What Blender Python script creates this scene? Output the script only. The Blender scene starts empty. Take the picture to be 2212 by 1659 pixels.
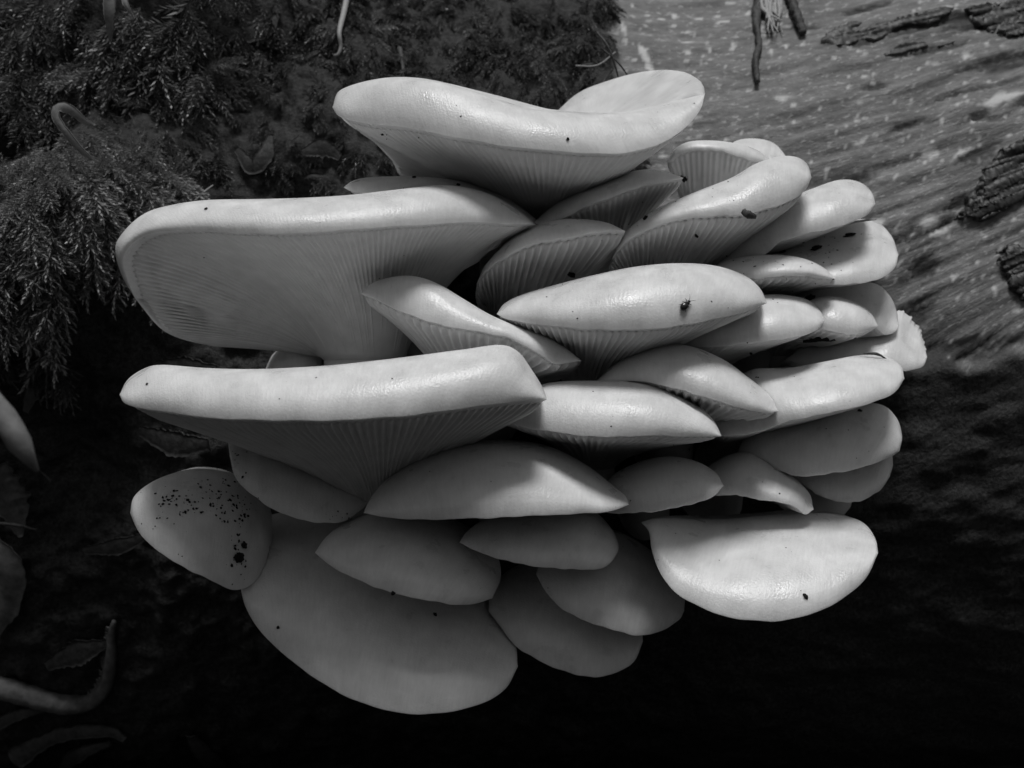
import bpy, math, random
import numpy as np
from mathutils import Vector
random.seed(7)
RNG = np.random.default_rng(11)
scene = bpy.context.scene
COL = scene.collection

# ------------------------------------------------------------------ camera, sky, sun, exposure
CAM_Z = 0.215                       # camera height above the forest floor (metres)
WID = 36.0 / 35.0                   # frame width at 1 m
cam_data = bpy.data.cameras.new('camera')
cam_data.lens = 35.0
cam_data.sensor_width = 36.0
cam_data.clip_start = 0.01
cam_data.clip_end = 200.0
cam_data.dof.use_dof = True
cam_data.dof.focus_distance = 0.345
cam_data.dof.aperture_fstop = 16.0
cam = bpy.data.objects.new('camera', cam_data)
cam.location = (0, 0, CAM_Z)
cam.rotation_euler = (math.radians(90), 0, 0)
COL.objects.link(cam)
scene.camera = cam

SUN_EL, SUN_AZ = math.radians(69), math.radians(5)      # steep, from behind the camera
world = bpy.data.worlds.new('World')
scene.world = world
world.use_nodes = True
wn = world.node_tree
sky = wn.nodes.new('ShaderNodeTexSky')
sky.sky_type = 'NISHITA'
sky.sun_disc = False
sky.sun_elevation = SUN_EL
sky.sun_rotation = math.radians(180) - SUN_AZ
bw = wn.nodes.new('ShaderNodeRGBToBW')                  # black-and-white photograph
wn.links.new(sky.outputs[0], bw.inputs[0])
bg = wn.nodes['Background']
wn.links.new(bw.outputs[0], bg.inputs[0])
bg.inputs[1].default_value = 0.09
sun_data = bpy.data.lights.new('sun', 'SUN')
sun_data.energy = 2.5
sun_data.angle = math.radians(19)
sun_data.color = (1, 1, 1)
sun = bpy.data.objects.new('sun', sun_data)
sv = Vector((math.sin(SUN_AZ) * math.cos(SUN_EL), -math.cos(SUN_AZ) * math.cos(SUN_EL), math.sin(SUN_EL)))
sun.rotation_euler = sv.to_track_quat('Z', 'Y').to_euler()
sun.location = sv * 3
COL.objects.link(sun)
vs = scene.view_settings
vs.view_transform = 'Standard'
vs.look = 'None'
vs.gamma = 1
vs.use_curve_mapping = False
vs.exposure = -0.12
scene.cycles.use_denoising = True
scene.cycles.max_bounces = 8

# ------------------------------------------------------------------ helpers
def P(x, y, d):
    """point seen at (x, y) of a 2212 x 1659 frame, d metres in front of the camera"""
    x = np.asarray(x, float); y = np.asarray(y, float); d = np.asarray(d, float) + 0 * x
    return np.stack([(x - 1106) / 2212 * WID * d, d, CAM_Z - (y - 829.5) / 2212 * WID * d], -1)

PXM = WID / 2212                      # metres per frame pixel at one metre
def PX(v):
    return 1106 + v[..., 0] / v[..., 1] * 2212 / WID, 829.5 - (v[..., 2] - CAM_Z) / v[..., 1] * 2212 / WID

def spline(pts, n):
    """Catmull-Rom through pts (k x m), resampled to n points by arc length of the first two columns"""
    p = np.asarray(pts, float)
    ext = np.vstack([2 * p[0] - p[1], p, 2 * p[-1] - p[-2]])
    out = []
    for i in range(1, len(ext) - 2):
        p0, p1, p2, p3 = ext[i - 1:i + 3]
        t = np.linspace(0, 1, 24, endpoint=False)[:, None]
        out.append(0.5 * (2 * p1 + (p2 - p0) * t + (2 * p0 - 5 * p1 + 4 * p2 - p3) * t ** 2 + (3 * p1 - p0 - 3 * p2 + p3) * t ** 3))
    out.append(p[-1:])
    c = np.vstack(out)
    s = np.concatenate([[0], np.cumsum(np.linalg.norm(np.diff(c[:, :2], axis=0), axis=1))])
    u = np.linspace(0, s[-1], n)
    return np.stack([np.interp(u, s, c[:, k]) for k in range(c.shape[1])], -1)

def hash2(ix, iy, seed):
    h = (ix.astype(np.int64) * 374761393 + iy.astype(np.int64) * 668265263 + seed * 1442695041) & 0x7fffffff
    h = ((h ^ (h >> 13)) * 1274126177) & 0x7fffffff
    return ((h ^ (h >> 16)) & 0xffff) / 65535.0

def vnoise(x, y, seed=0):
    ix, iy = np.floor(x), np.floor(y)
    fx, fy = x - ix, y - iy
    fx, fy = fx * fx * (3 - 2 * fx), fy * fy * (3 - 2 * fy)
    a, b = hash2(ix, iy, seed), hash2(ix + 1, iy, seed)
    c, d = hash2(ix, iy + 1, seed), hash2(ix + 1, iy + 1, seed)
    return (a * (1 - fx) + b * fx) * (1 - fy) + (c * (1 - fx) + d * fx) * fy

def fbm(x, y, oct=4, seed=0):
    t, a, n = 0, 1.0, 0
    for i in range(oct):
        t = t + a * vnoise(x * 2 ** i + 17.3 * i, y * 2 ** i + 9.1 * i, seed + i); n += a; a *= 0.5
    return t / n

def sstep(a, b, x):
    t = np.clip((x - a) / (b - a), 0, 1)
    return t * t * (3 - 2 * t)

def make_mesh(name, V, F, mat, parent=None, uv=None, attrs=None, smooth=True):
    me = bpy.data.meshes.new(name)
    V = np.asarray(V, float)
    if isinstance(F, np.ndarray):
        nf, k = F.shape
        me.vertices.add(len(V)); me.vertices.foreach_set('co', V.ravel().astype(np.float32))
        me.loops.add(nf * k); me.loops.foreach_set('vertex_index', F.ravel().astype(np.int32))
        me.polygons.add(nf)
        me.polygons.foreach_set('loop_start', (np.arange(nf) * k).astype(np.int32))
        me.update(calc_edges=True)
    else:
        me.from_pydata([tuple(v) for v in V], [], F)
    if smooth:
        me.polygons.foreach_set('use_smooth', np.ones(len(me.polygons), bool))
    if uv is not None:
        li = np.zeros(len(me.loops), np.int32); me.loops.foreach_get('vertex_index', li)
        l = me.uv_layers.new(name='UVMap')
        l.data.foreach_set('uv', np.asarray(uv, np.float32)[li].ravel())
    for k, v in (attrs or {}).items():
        a = me.attributes.new(k, 'FLOAT', 'POINT')
        a.data.foreach_set('value', np.asarray(v, np.float32))
    me.materials.append(mat)
    me.validate()
    o = bpy.data.objects.new(name, me)
    COL.objects.link(o)
    if parent is not None:
        o.parent = parent
        o.matrix_parent_inverse = parent.matrix_world.inverted()
    return o

def empty(name, loc):
    o = bpy.data.objects.new(name, None)
    o.empty_display_size = 0.01
    o.location = loc
    COL.objects.link(o)
    o.matrix_world = __import__('mathutils').Matrix.Translation(Vector(loc))
    return o

def tag(o, label=None, cat=None, group=None, kind=None):
    if label: o['label'] = label
    if cat: o['category'] = cat
    if group: o['group'] = group
    if kind: o['kind'] = kind
    return o

def quads(nr, nc, wrap=False, off=0, flip=False):
    """faces of an nr x nc vertex grid (row-major), columns wrapped if asked"""
    r = np.arange(nr - 1)[:, None]; c = np.arange(nc if wrap else nc - 1)[None, :]
    c2 = (c + 1) % nc
    f = np.stack([r * nc + c, r * nc + c2, (r + 1) * nc + c2, (r + 1) * nc + c], -1).reshape(-1, 4) + off
    return f[:, ::-1] if flip else f

def tube(path, rad, n=10, close=True):
    """swept tube along path (k x 3) with radii (k or k x n)"""
    path = np.asarray(path, float); k = len(path)
    rad = np.asarray(rad, float)
    if rad.ndim == 1: rad = np.repeat(rad[:, None], n, 1)
    tan = np.gradient(path, axis=0); tan /= np.linalg.norm(tan, axis=1)[:, None] + 1e-12
    ref = np.array([0.3, -0.9, 0.2]) if abs(tan[0] @ np.array([0.3, -0.9, 0.2])) < 0.8 else np.array([1, 0, 0.1])
    a = np.linspace(0, 2 * np.pi, n, endpoint=False)
    V = []
    for i in range(k):
        s = np.cross(tan[i], ref); s /= np.linalg.norm(s); b = np.cross(s, tan[i]); ref = b
        V.append(path[i] + rad[i][:, None] * (np.cos(a)[:, None] * s + np.sin(a)[:, None] * b))
    V = np.vstack(V)
    F = quads(k, n, True)
    if close:
        c0, c1 = len(V), len(V) + 1
        V = np.vstack([V, path[:1], path[-1:]])
        i = np.arange(n); j = (i + 1) % n
        F = np.vstack([F, np.stack([j, i, 0 * i + c0, 0 * i + c0], -1), np.stack([(k - 1) * n + i, (k - 1) * n + j, 0 * i + c1, 0 * i + c1], -1)])
        tri = F[:, 2] == F[:, 3]
        return V, [list(f[:3]) if t else list(f) for f, t in zip(F.tolist(), tri)]
    return V, F

# ------------------------------------------------------------------ materials
def new_mat(name):
    m = bpy.data.materials.new(name); m.use_nodes = True
    nt = m.node_tree
    return m, nt, nt.nodes['Principled BSDF']

def N(nt, typ, **kw):
    n = nt.nodes.new(typ)
    for k, v in kw.items():
        if k in n.inputs: n.inputs[k].default_value = v
        else: setattr(n, k, v)
    return n

def ramp(nt, src, stops):
    r = nt.nodes.new('ShaderNodeValToRGB')
    el = r.color_ramp.elements
    while len(el) < len(stops): el.new(0.5)
    for e, (p, c) in zip(el, stops):
        e.position = p; e.color = (c, c, c, 1)
    nt.links.new(src, r.inputs[0])
    return r.outputs[0]

def math_node(nt, op, a, b):
    n = nt.nodes.new('ShaderNodeMath'); n.operation = op
    for i, v in enumerate((a, b)):
        if isinstance(v, (int, float)): n.inputs[i].default_value = v
        else: nt.links.new(v, n.inputs[i])
    return n.outputs[0]

def mix_val(nt, fac, a, b):
    n = nt.nodes.new('ShaderNodeMix'); n.data_type = 'FLOAT'
    for i, v in ((0, fac), (2, a), (3, b)):
        if isinstance(v, (int, float)): n.inputs[i].default_value = v
        else: nt.links.new(v, n.inputs[i])
    return n.outputs[0]

def cap_material():
    m, nt, b = new_mat('mushroom_skin')
    tc = N(nt, 'ShaderNodeTexCoord')
    mp = N(nt, 'ShaderNodeMapping'); mp.inputs['Scale'].default_value = (1, 1, 1)
    nt.links.new(tc.outputs['UV'], mp.inputs[0])
    fib = N(nt, 'ShaderNodeTexNoise', Scale=1.0, Detail=4.0, Roughness=0.6)
    nt.links.new(mp.outputs[0], fib.inputs['Vector'])
    blot = N(nt, 'ShaderNodeTexNoise', Scale=110.0, Detail=5.0)
    nt.links.new(tc.outputs['Object'], blot.inputs['Vector'])
    fine = N(nt, 'ShaderNodeTexNoise', Scale=1400.0, Detail=2.0)
    nt.links.new(tc.outputs['Object'], fine.inputs['Vector'])
    c1 = ramp(nt, fib.outputs[0], [(0.25, 0.72), (0.75, 0.81)])
    c2 = ramp(nt, blot.outputs[0], [(0.25, 0.80), (0.75, 1.0)])
    mul = math_node(nt, 'MULTIPLY', c1, c2)
    nt.links.new(mul, b.inputs['Base Color'])
    b.inputs['Subsurface Weight'].default_value = 1.0
    b.inputs['Subsurface Radius'].default_value = (1, 1, 1)
    b.inputs['Subsurface Scale'].default_value = 0.0026
    b.inputs['Specular IOR Level'].default_value = 0.5
    r = ramp(nt, blot.outputs[0], [(0.3, 0.24), (0.7, 0.46)])
    nt.links.new(r, b.inputs['Roughness'])
    h = math_node(nt, 'ADD', math_node(nt, 'MULTIPLY', fib.outputs[0], 0.6), math_node(nt, 'MULTIPLY', fine.outputs[0], 0.6))
    bp = N(nt, 'ShaderNodeBump', Strength=0.38, Distance=0.0006)
    nt.links.new(h, bp.inputs['Height']); nt.links.new(bp.outputs[0], b.inputs['Normal'])
    return m

def gill_material():
    m, nt, b = new_mat('mushroom_gills')
    tc = N(nt, 'ShaderNodeTexCoord')
    n = N(nt, 'ShaderNodeTexNoise', Scale=160.0, Detail=3.0)
    nt.links.new(tc.outputs['Object'], n.inputs['Vector'])
    nt.links.new(ramp(nt, n.outputs[0], [(0.3, 0.58), (0.7, 0.66)]), b.inputs['Base Color'])
    b.inputs['Subsurface Weight'].default_value = 1.0
    b.inputs['Subsurface Radius'].default_value = (1, 1, 1)
    b.inputs['Subsurface Scale'].default_value = 0.0010
    b.inputs['Roughness'].default_value = 0.55
    b.inputs['Specular IOR Level'].default_value = 0.25
    return m

def simple_mat(name, lo, hi, scale=200.0, rough=0.7, spec=0.3, bump=0.3, dist=0.0006, stretch=None):
    m, nt, b = new_mat(name)
    tc = N(nt, 'ShaderNodeTexCoord')
    n = N(nt, 'ShaderNodeTexNoise', Scale=scale, Detail=5.0, Roughness=0.65)
    src = tc.outputs['Object']
    if stretch:
        mp = N(nt, 'ShaderNodeMapping'); mp.inputs['Scale'].default_value = stretch
        nt.links.new(src, mp.inputs[0]); src = mp.outputs[0]
    nt.links.new(src, n.inputs['Vector'])
    nt.links.new(ramp(nt, n.outputs[0], [(0.3, lo), (0.7, hi)]), b.inputs['Base Color'])
    b.inputs['Roughness'].default_value = rough
    b.inputs['Specular IOR Level'].default_value = spec
    bp = N(nt, 'ShaderNodeBump', Strength=bump, Distance=dist)
    nt.links.new(n.outputs[0], bp.inputs['Height']); nt.links.new(bp.outputs[0], b.inputs['Normal'])
    return m

def log_material():
    """one skin for the log: attribute 'bark' picks dark bark (and painted underside shade) or bare wood, gu/gv run along and across the grain"""
    m, nt, b = new_mat('log_surface')
    def att(n):
        a = N(nt, 'ShaderNodeAttribute'); a.attribute_name = n; return a.outputs['Fac']
    bark, rot, gu, gv, pale = att('bark'), att('rot'), att('gu'), att('gv'), att('pale')
    def grain(su, sv, detail=4.0, off=0.0):
        cb = N(nt, 'ShaderNodeCombineXYZ')
        nt.links.new(math_node(nt, 'MULTIPLY', gu, su), cb.inputs[0])
        nt.links.new(math_node(nt, 'MULTIPLY', gv, sv), cb.inputs[1])
        cb.inputs[2].default_value = off
        t = N(nt, 'ShaderNodeTexNoise', Scale=1.0, Detail=detail, Roughness=0.6)
        nt.links.new(cb.outputs[0], t.inputs['Vector'])
        return t.outputs[0]
    g1 = grain(0.03, 0.11)            # streaks
    g2 = grain(0.05, 0.11, 4.0, 4.0) # flecks
    g3 = grain(0.006, 0.03, 3.0, 9.0) # broad bands
    tc = N(nt, 'ShaderNodeTexCoord')
    fn = N(nt, 'ShaderNodeTexNoise', Scale=520.0, Detail=5.0, Roughness=0.7)
    nt.links.new(tc.outputs['Object'], fn.inputs['Vector'])
    fo = fn.outputs[0]
    wood = ramp(nt, g1, [(0.28, 0.12), (0.72, 0.235)])
    wood = math_node(nt, 'MULTIPLY', wood, ramp(nt, g3, [(0.3, 0.60), (0.7, 1.2)]))
    wood = math_node(nt, 'MULTIPLY', wood, ramp(nt, fo, [(0.3, 0.85), (0.7, 1.1)]))
    fleck = ramp(nt, g2, [(0.56, 0.0), (0.68, 1.0)])
    wood = mix_val(nt, math_node(nt, 'MULTIPLY', fleck, 0.55), wood, 0.50)
    wood = mix_val(nt, pale, wood, 0.58)
    rotc = ramp(nt, g1, [(0.35, 0.018), (0.75, 0.06)])
    wood = mix_val(nt, rot, wood, rotc)
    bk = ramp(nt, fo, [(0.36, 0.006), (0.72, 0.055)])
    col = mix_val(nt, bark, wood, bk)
    nt.links.new(col, b.inputs['Base Color'])
    b.inputs['Roughness'].default_value = 0.62
    b.inputs['Specular IOR Level'].default_value = 0.3
    h = math_node(nt, 'ADD', math_node(nt, 'MULTIPLY', g1, 0.35), math_node(nt, 'MULTIPLY', fo, mix_val(nt, bark, 0.25, 0.8)))
    bp = N(nt, 'ShaderNodeBump', Strength=0.9, Distance=0.0018)
    nt.links.new(h, bp.inputs['Height']); nt.links.new(bp.outputs[0], b.inputs['Normal'])
    return m

def moss_material():
    m, nt, b = new_mat('moss_leaf')
    a = N(nt, 'ShaderNodeAttribute'); a.attribute_name = 'tone'
    nt.links.new(ramp(nt, a.outputs['Fac'], [(0.0, 0.03), (0.5, 0.20), (1.0, 0.55)]), b.inputs['Base Color'])
    b.inputs['Roughness'].default_value = 0.38
    b.inputs['Specular IOR Level'].default_value = 0.5
    tr = N(nt, 'ShaderNodeBsdfTranslucent')
    nt.links.new(ramp(nt, a.outputs['Fac'], [(0.0, 0.05), (1.0, 0.36)]), tr.inputs[0])
    mx = N(nt, 'ShaderNodeMixShader'); mx.inputs[0].default_value = 0.3
    out = nt.nodes['Material Output']
    nt.links.new(b.outputs[0], mx.inputs[1]); nt.links.new(tr.outputs[0], mx.inputs[2]); nt.links.new(mx.outputs[0], out.inputs[0])
    return m

M_CAP, M_GILL, M_LOG, M_MOSS = cap_material(), gill_material(), log_material(), moss_material()
M_BARK = simple_mat('bark_flake', 0.012, 0.05, 300, 0.6, 0.3, 0.8, 0.0008)
M_RIDGE = simple_mat('ridged_bark', 0.012, 0.07, 260, 0.5, 0.45, 0.8, 0.0006, (0.35, 1, 1))
M_SOIL = simple_mat('forest_soil', 0.008, 0.04, 120, 0.85, 0.2, 0.8, 0.003)
M_CRUMB = simple_mat('soil_crumb', 0.004, 0.02, 900, 0.8, 0.2, 0.6)
M_STRAW = simple_mat('dry_straw', 0.22, 0.42, 700, 0.55, 0.3, 0.4, 0.0003, (3, 3, 0.3))
M_LEAF = simple_mat('dead_leaf', 0.03, 0.09, 240, 0.6, 0.35, 0.5)
M_PALE = simple_mat('pale_leaf', 0.06, 0.17, 200, 0.6, 0.3, 0.6)
M_STRAP = simple_mat('strap_leaf', 0.16, 0.26, 300, 0.6, 0.3, 0.4)
M_STALK = simple_mat('old_stalk', 0.10, 0.2, 200, 0.6, 0.3, 0.5)
M_TWIG = simple_mat('dark_twig', 0.02, 0.09, 500, 0.6, 0.3, 0.8, 0.0008)
M_BUG = simple_mat('beetle_shell', 0.008, 0.02, 900, 0.25, 0.6, 0.2, 0.0001)
M_WING = simple_mat('insect_leg', 0.05, 0.12, 900, 0.5, 0.4, 0.1, 0.0001)

# ------------------------------------------------------------------ ground
def build_ground():
    n = 161
    u = np.linspace(-1, 1, n)
    ax = np.sign(u) * (np.abs(u) ** 4) * 60 + u * 0.6
    X, Y = np.meshgrid(ax, ax + 0.5)
    near = np.exp(-(X ** 2 + (Y - 0.5) ** 2) / 4)
    Z = (fbm(X * 30, Y * 30, 4, 3) - 0.5) * 0.022 * near + (fbm(X * 0.3, Y * 0.3, 3, 5) - 0.5) * 0.6 * (1 - near)
    # unseen banks on the viewer's side and both ends, added to block low sky
    rr = np.hypot(X * 0.8, np.minimum(Y - 0.3, 0)) + 0.05 * fbm(X * 2, Y * 2, 3, 6)
    Z = Z + 1.15 * sstep(0.9, 3.6, rr) + 2.5 * sstep(3, 12, rr)
    V = np.stack([X, Y, Z], -1).reshape(-1, 3)
    o = make_mesh('ground', V, quads(n, n), M_SOIL)
    tag(o, kind='structure')
build_ground()

# ------------------------------------------------------------------ the log
LOG_R, LOG_Y, LOG_Z = 0.30, 0.752, CAM_Z + 0.02
def grain_v(px, py):
    q = np.clip((px - 1450) / 760, 0, 1.3)
    return py + 330 * q ** 1.6 * (0.4 + 0.6 * np.clip(py / 700, 0, 1.0))
def g2d(px, py, cx, cy, sx, sy, ang=0):
    a = math.radians(ang); dx, dy = px - cx, py - cy
    u, v = dx * math.cos(a) + dy * math.sin(a), -dx * math.sin(a) + dy * math.cos(a)
    return np.exp(-(u / sx) ** 2 - (v / sy) ** 2)

def build_log():
    s = np.linspace(-1, 1, 560)
    xs = 0.36 * s + 0.9 * np.sign(s) * np.abs(s) ** 9
    a1 = np.linspace(-78, 62, 420)
    a2 = np.linspace(62, 282, 61)[1:-1]
    ang = np.radians(np.concatenate([a1, a2]))
    X, A = np.meshgrid(xs, ang)
    base = np.stack([X, LOG_Y - LOG_R * np.cos(A), LOG_Z + LOG_R * np.sin(A)], -1)
    px, py = PX(base)
    vis = (np.cos(A) > 0.1) & (base[..., 1] > 0.2)
    px = np.where(vis, px, 3000 + 4000 * X); py = np.where(vis, py, 4000 + 2000 * A)
    gv = grain_v(px, py)
    # masks: bare wood upper right, bark left; dark tone below paints in underside shade
    wob = (fbm(px * 0.012, py * 0.012, 4, 21) - 0.5) * 150
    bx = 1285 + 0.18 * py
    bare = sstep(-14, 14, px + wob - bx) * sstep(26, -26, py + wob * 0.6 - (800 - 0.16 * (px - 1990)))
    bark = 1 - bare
    rot = np.zeros_like(px)
    for cx, cy, sx, sy, an in [(1880, 85, 60, 26, -12), (1990, 62, 190, 24, -10), (2140, 40, 150, 34, -8), (2030, 105, 60, 12, -14),
                               (1890, 190, 26, 13, -15), (1960, 270, 40, 14, -18), (2010, 262, 20, 8, -18), (2120, 190, 120, 9, -14),
                               (2190, 125, 120, 30, -12), (2085, 430, 40, 24, -25), (2010, 500, 60, 8, -28), (1930, 520, 40, 16, -30),
                               (2000, 580, 30, 40, -30), (1960, 680, 60, 50, -30), (1880, 20, 60, 9, -8), (2120, 330, 60, 22, -22),
                               (1720, 60, 70, 10, 0), (2060, 760, 120, 40, -10), (1590, 330, 60, 26, 0), (1830, 400, 60, 14, -20)]:
        rot = np.maximum(rot, g2d(px, py, cx, cy, sx * 1.3, sy * 0.8, an))
    rot = sstep(0.30, 0.75, rot * (0.1 + 1.7 * fbm(px * 0.02, gv * 0.16, 4, 31)))
    pale = np.zeros_like(px)
    for cx, cy, sx, sy, an in [(2015, 490, 45, 26, 30), (2160, 215, 60, 20, -20), (1395, 135, 10, 45, -22), (1345, 70, 8, 20, -20), (1895, 480, 18, 14, 0),
                               (2080, 330, 60, 10, -28), (2010, 330, 26, 14, 0)]:
        pale = np.maximum(pale, g2d(px, py, cx, cy, sx, sy, an))
    pale = sstep(0.42, 0.75, pale * (0.4 + 1.2 * fbm(px * 0.05, gv * 0.09, 3, 41)))
    spots = np.maximum(vnoise(px * 0.035, gv * 0.11, 77), vnoise(px * 0.06, gv * 0.12, 78)) * bare
    pale = np.maximum(pale * 0.8, sstep(0.885, 0.955, spots) * 0.85)
    # relief
    h = (fbm(px * 0.004, py * 0.004, 3, 1) - 0.5) * 0.012
    rough = (fbm(px * 0.022, py * 0.03, 5, 8) - 0.5) * 0.012
    streak = (fbm(px * 0.012, py * 0.030, 5, 9) - 0.5) * 0.006
    side = sstep(1300, 1650, px)
    h = h + bark * (0.004 + rough * (1 - side) + streak * side)
    ridge = np.abs(fbm(px * 0.008, gv * 0.05, 3, 13) - 0.5)
    h = h + bare * ((fbm(px * 0.006, gv * 0.06, 4, 12) - 0.5) * 0.0035)
    h = h - rot * bare * (0.0004 + 0.003 * (fbm(px * 0.02, gv * 0.12, 3, 14) - 0.3))
    h = h - 0.003 * bare * np.exp(-((gv - (430 + 12 * np.sin(px * 0.05))) / 5) ** 2) * sstep(2060, 2120, px)
    # mossy mounds and hollows on the left
    for cx, cy, sx, sy, amp in [(170, 470, 200, 170, 0.034), (330, 60, 230, 110, 0.03), (60, 620, 120, 120, 0.02), (520, 60, 140, 70, 0.012),
                                (60, 330, 90, 70, -0.03), (620, 120, 90, 40, -0.008), (380, 640, 120, 120, -0.012), (150, 1000, 130, 160, -0.02)]:
        h = h + amp * g2d(px, py, cx, cy, sx, sy)
    r = LOG_R + np.where(vis, h, 0)
    V = np.stack([X, LOG_Y - r * np.cos(A), LOG_Z + r * np.sin(A)], -1)
    nr, nc = X.shape
    V = V.reshape(-1, 3)
    F = quads(nr, nc)
    last = np.stack([(nr - 1) * nc + np.arange(nc - 1), (nr - 1) * nc + np.arange(1, nc), np.arange(1, nc), np.arange(nc - 1)], -1)
    F = np.vstack([F, last])
    root = empty('fallen_log', (0, LOG_Y, 0))
    tag(root, 'big fallen log with mossy dark bark and a bare pale streaked wood patch', 'log')
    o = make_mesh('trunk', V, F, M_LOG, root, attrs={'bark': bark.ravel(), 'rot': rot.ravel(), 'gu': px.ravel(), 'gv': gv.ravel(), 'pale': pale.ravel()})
    # sawn ends
    for side, name in ((0, 'end_face'), (nc - 1, 'end_face')):
        ring = V.reshape(nr, nc, 3)[:, side]
        c = ring.mean(0)
        vv = np.vstack([ring, c[None]])
        make_mesh(name, vv, [[i, (i + 1) % nr, nr] for i in range(nr)], M_BARK, root, smooth=False)
    return root
LOG = build_log()

# ------------------------------------------------------------------ mushrooms
CORE = (1230, 830)
def mushroom(label, T, R, d, W=0.016, k=1.0, phi0=-9, back=None, bm=0.5, bdep=0.05, hb=0.006, C=None, S=None, rs=0.009,
             gills=110, amp=0.0011, spg=4, flat=0.25, ragged=0.0, part_label=None, wob=1.0, dep=45, pinch=0.6):
    seed = int(RNG.integers(1 << 30)); rg = np.random.default_rng(seed)
    nf, nb = 150, 70
    if k < 0.9: amp *= 0.35
    T = list(T); R = [T[0]] + list(R) + [T[-1]]
    Tc, Rc = spline(T, nf), spline(R, nf)
    t = np.linspace(0, 1, nf); si = np.sin(np.pi * t)
    # slight natural waviness of the edge
    ph = rg.uniform(0, 6.28, 5); wv = sum(np.sin(t * f + p) for f, p in zip((11, 17, 29, 43, 61), ph)) * 0.5 * si ** 0.5 * wob
    Rc = Rc + np.stack([0 * wv, wv * 1.1], -1)
    if ragged:
        rag = np.cumsum(rg.normal(0, 1, nf)); rag = (rg.random(nf) - 0.5) * ragged
        rag = np.repeat(rag[::2], 2)[:nf] * (t > 0.62) * si ** 0.3
    dl, df, dr = d
    dd = dl * (1 - t) + dr * t + (df - 0.5 * (dl + dr)) * si ** 0.75
    hgt = np.linalg.norm(Tc - Rc, axis=1)
    wf = np.clip(hgt / (pinch * hgt.max() + 1e-6), 0, 1) ** 0.75 if k > 0.65 else np.clip(hgt / (0.85 * hgt.max()), 0, 1) ** 0.95
    Rim = P(Rc[:, 0], Rc[:, 1], dd)
    Hor = P(Tc[:, 0], Tc[:, 1], dd + W * wf)
    HorFlat = P(Tc[:, 0], Tc[:, 1], dd)
    # back edge, right tip to left tip
    tb = np.linspace(0, 1, nb + 2)
    if back is None:
        mid = Tc * (1 - bm) + Rc * bm
        bx = np.interp(tb, t, mid[:, 0]); by = np.interp(tb, t, mid[:, 1])
        sb = np.sin(np.pi * tb)
        bd = dl * (1 - tb) + dr * tb + W * np.interp(tb, t, wf) + bdep * sb ** 0.6
        B = np.stack([bx, by, bd], -1)[::-1]
    else:
        B = spline([(T[-1][0], T[-1][1], dr)] + list(back) + [(T[0][0], T[0][1], dl)], nb + 2)
        sb = np.sin(np.pi * tb)
    B = B[1:-1]; sb = sb[1:-1]
    Bk = P(B[:, 0], B[:, 1], B[:, 2])
    up = np.array([0, -0.15, 1.0])
    Rall = np.vstack([Rim, Bk])
    # centre of the cap
    if C is None:
        m = nf // 2
        C = (0.5 * (Tc[0, 0] + Tc[-1, 0]) * 0.5 + Tc[m, 0] * 0.5, Tc[m, 1] + dep, 0.5 * (dd[m] + W + (B[nb // 2, 2])))
    C3 = P(*C)
    n_all = nf + nb
    # upper skin: rounded margin then a curve into the centre
    ns1, ns2 = 15, 13
    phi = np.radians(np.linspace(phi0, 90, ns1)); s0 = math.sin(math.radians(phi0)); c0 = math.cos(math.radians(phi0))
    v = (np.sin(phi) - s0) / (1 - s0)
    e = (c0 - np.cos(phi)) / c0
    e = k * e + (1 - k) * (v ** 1.9 + np.minimum(e, 0) * 0.6)
    uv_im = HorFlat - Rim; wdep = Hor - HorFlat
    top = np.zeros((ns1 + ns2, n_all, 3))
    for i in range(ns1):
        top[i, :nf] = Rim + uv_im * v[i] + wdep * e[i]
        bulge = (up * hb)[None] * (sb ** 1.2)[:, None]
        inward = (C3 - Bk); inward = inward / (np.linalg.norm(inward, axis=1)[:, None] + 1e-9)
        top[i, nf:] = Bk + bulge * v[i] + inward * (e[i] * 0.010 * (sb ** 1.2)[:, None])
    h0 = top[ns1 - 1]; tan = top[ns1 - 1] - top[ns1 - 2]
    tan = tan / (np.linalg.norm(tan, axis=1)[:, None] + 1e-9)
    L = np.linalg.norm(C3 - h0, axis=1)[:, None]
    # at the tips aim straight at the centre
    dirc = (C3 - h0) / (L + 1e-9)
    w_t = np.concatenate([wf * np.minimum(1, 1.4 * si ** 1.3), 0.6 * sb ** 1.5])[:, None]
    tan = tan * w_t + dirc * (1 - w_t)
    p1 = h0 + tan * L * 0.33
    p2 = C3 - dirc * L * 0.35 * np.array([1, 1, 0.15])
    for j in range(ns2):
        u = (j + 1) / ns2
        top[ns1 + j] = (1 - u) ** 3 * h0 + 3 * (1 - u) ** 2 * u * p1 + 3 * (1 - u) * u * u * p2 + u ** 3 * C3
    if ragged:
        vv = np.concatenate([v, 1 + np.arange(1, ns2 + 1) * 0.07])
        wr = np.exp(-((vv - 1.0) / 0.07) ** 2)[:, None, None]
        off_r = (P(Tc[:, 0] + rag, Tc[:, 1] - np.abs(rag) * 0.7, dd) - P(Tc[:, 0], Tc[:, 1], dd))
        top[:, :nf] += wr * off_r[None]
    # gentle lumps, real relief
    q = top * 55
    lump = (vnoise(q[..., 0] + seed % 97, q[..., 2] * 1.3 + q[..., 1], seed % 1000) - 0.5)
    env = np.concatenate([np.sin(np.linspace(0, 1, ns1) * np.pi / 2), np.linspace(1, 0, ns2)])[:, None]
    wob_all = np.concatenate([wf, sb])[None, :]
    top[..., 1] += -lump * 0.0022 * env * wob_all * wob
    # ---------- underside
    if S is None:
        S = (C[0] * 0.75 + CORE[0] * 0.25, 0.5 * (Rc[nf // 2, 1] + C[1]) + 110, 0.415)
    S3 = P(S[0], S[1], S[2])
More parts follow.
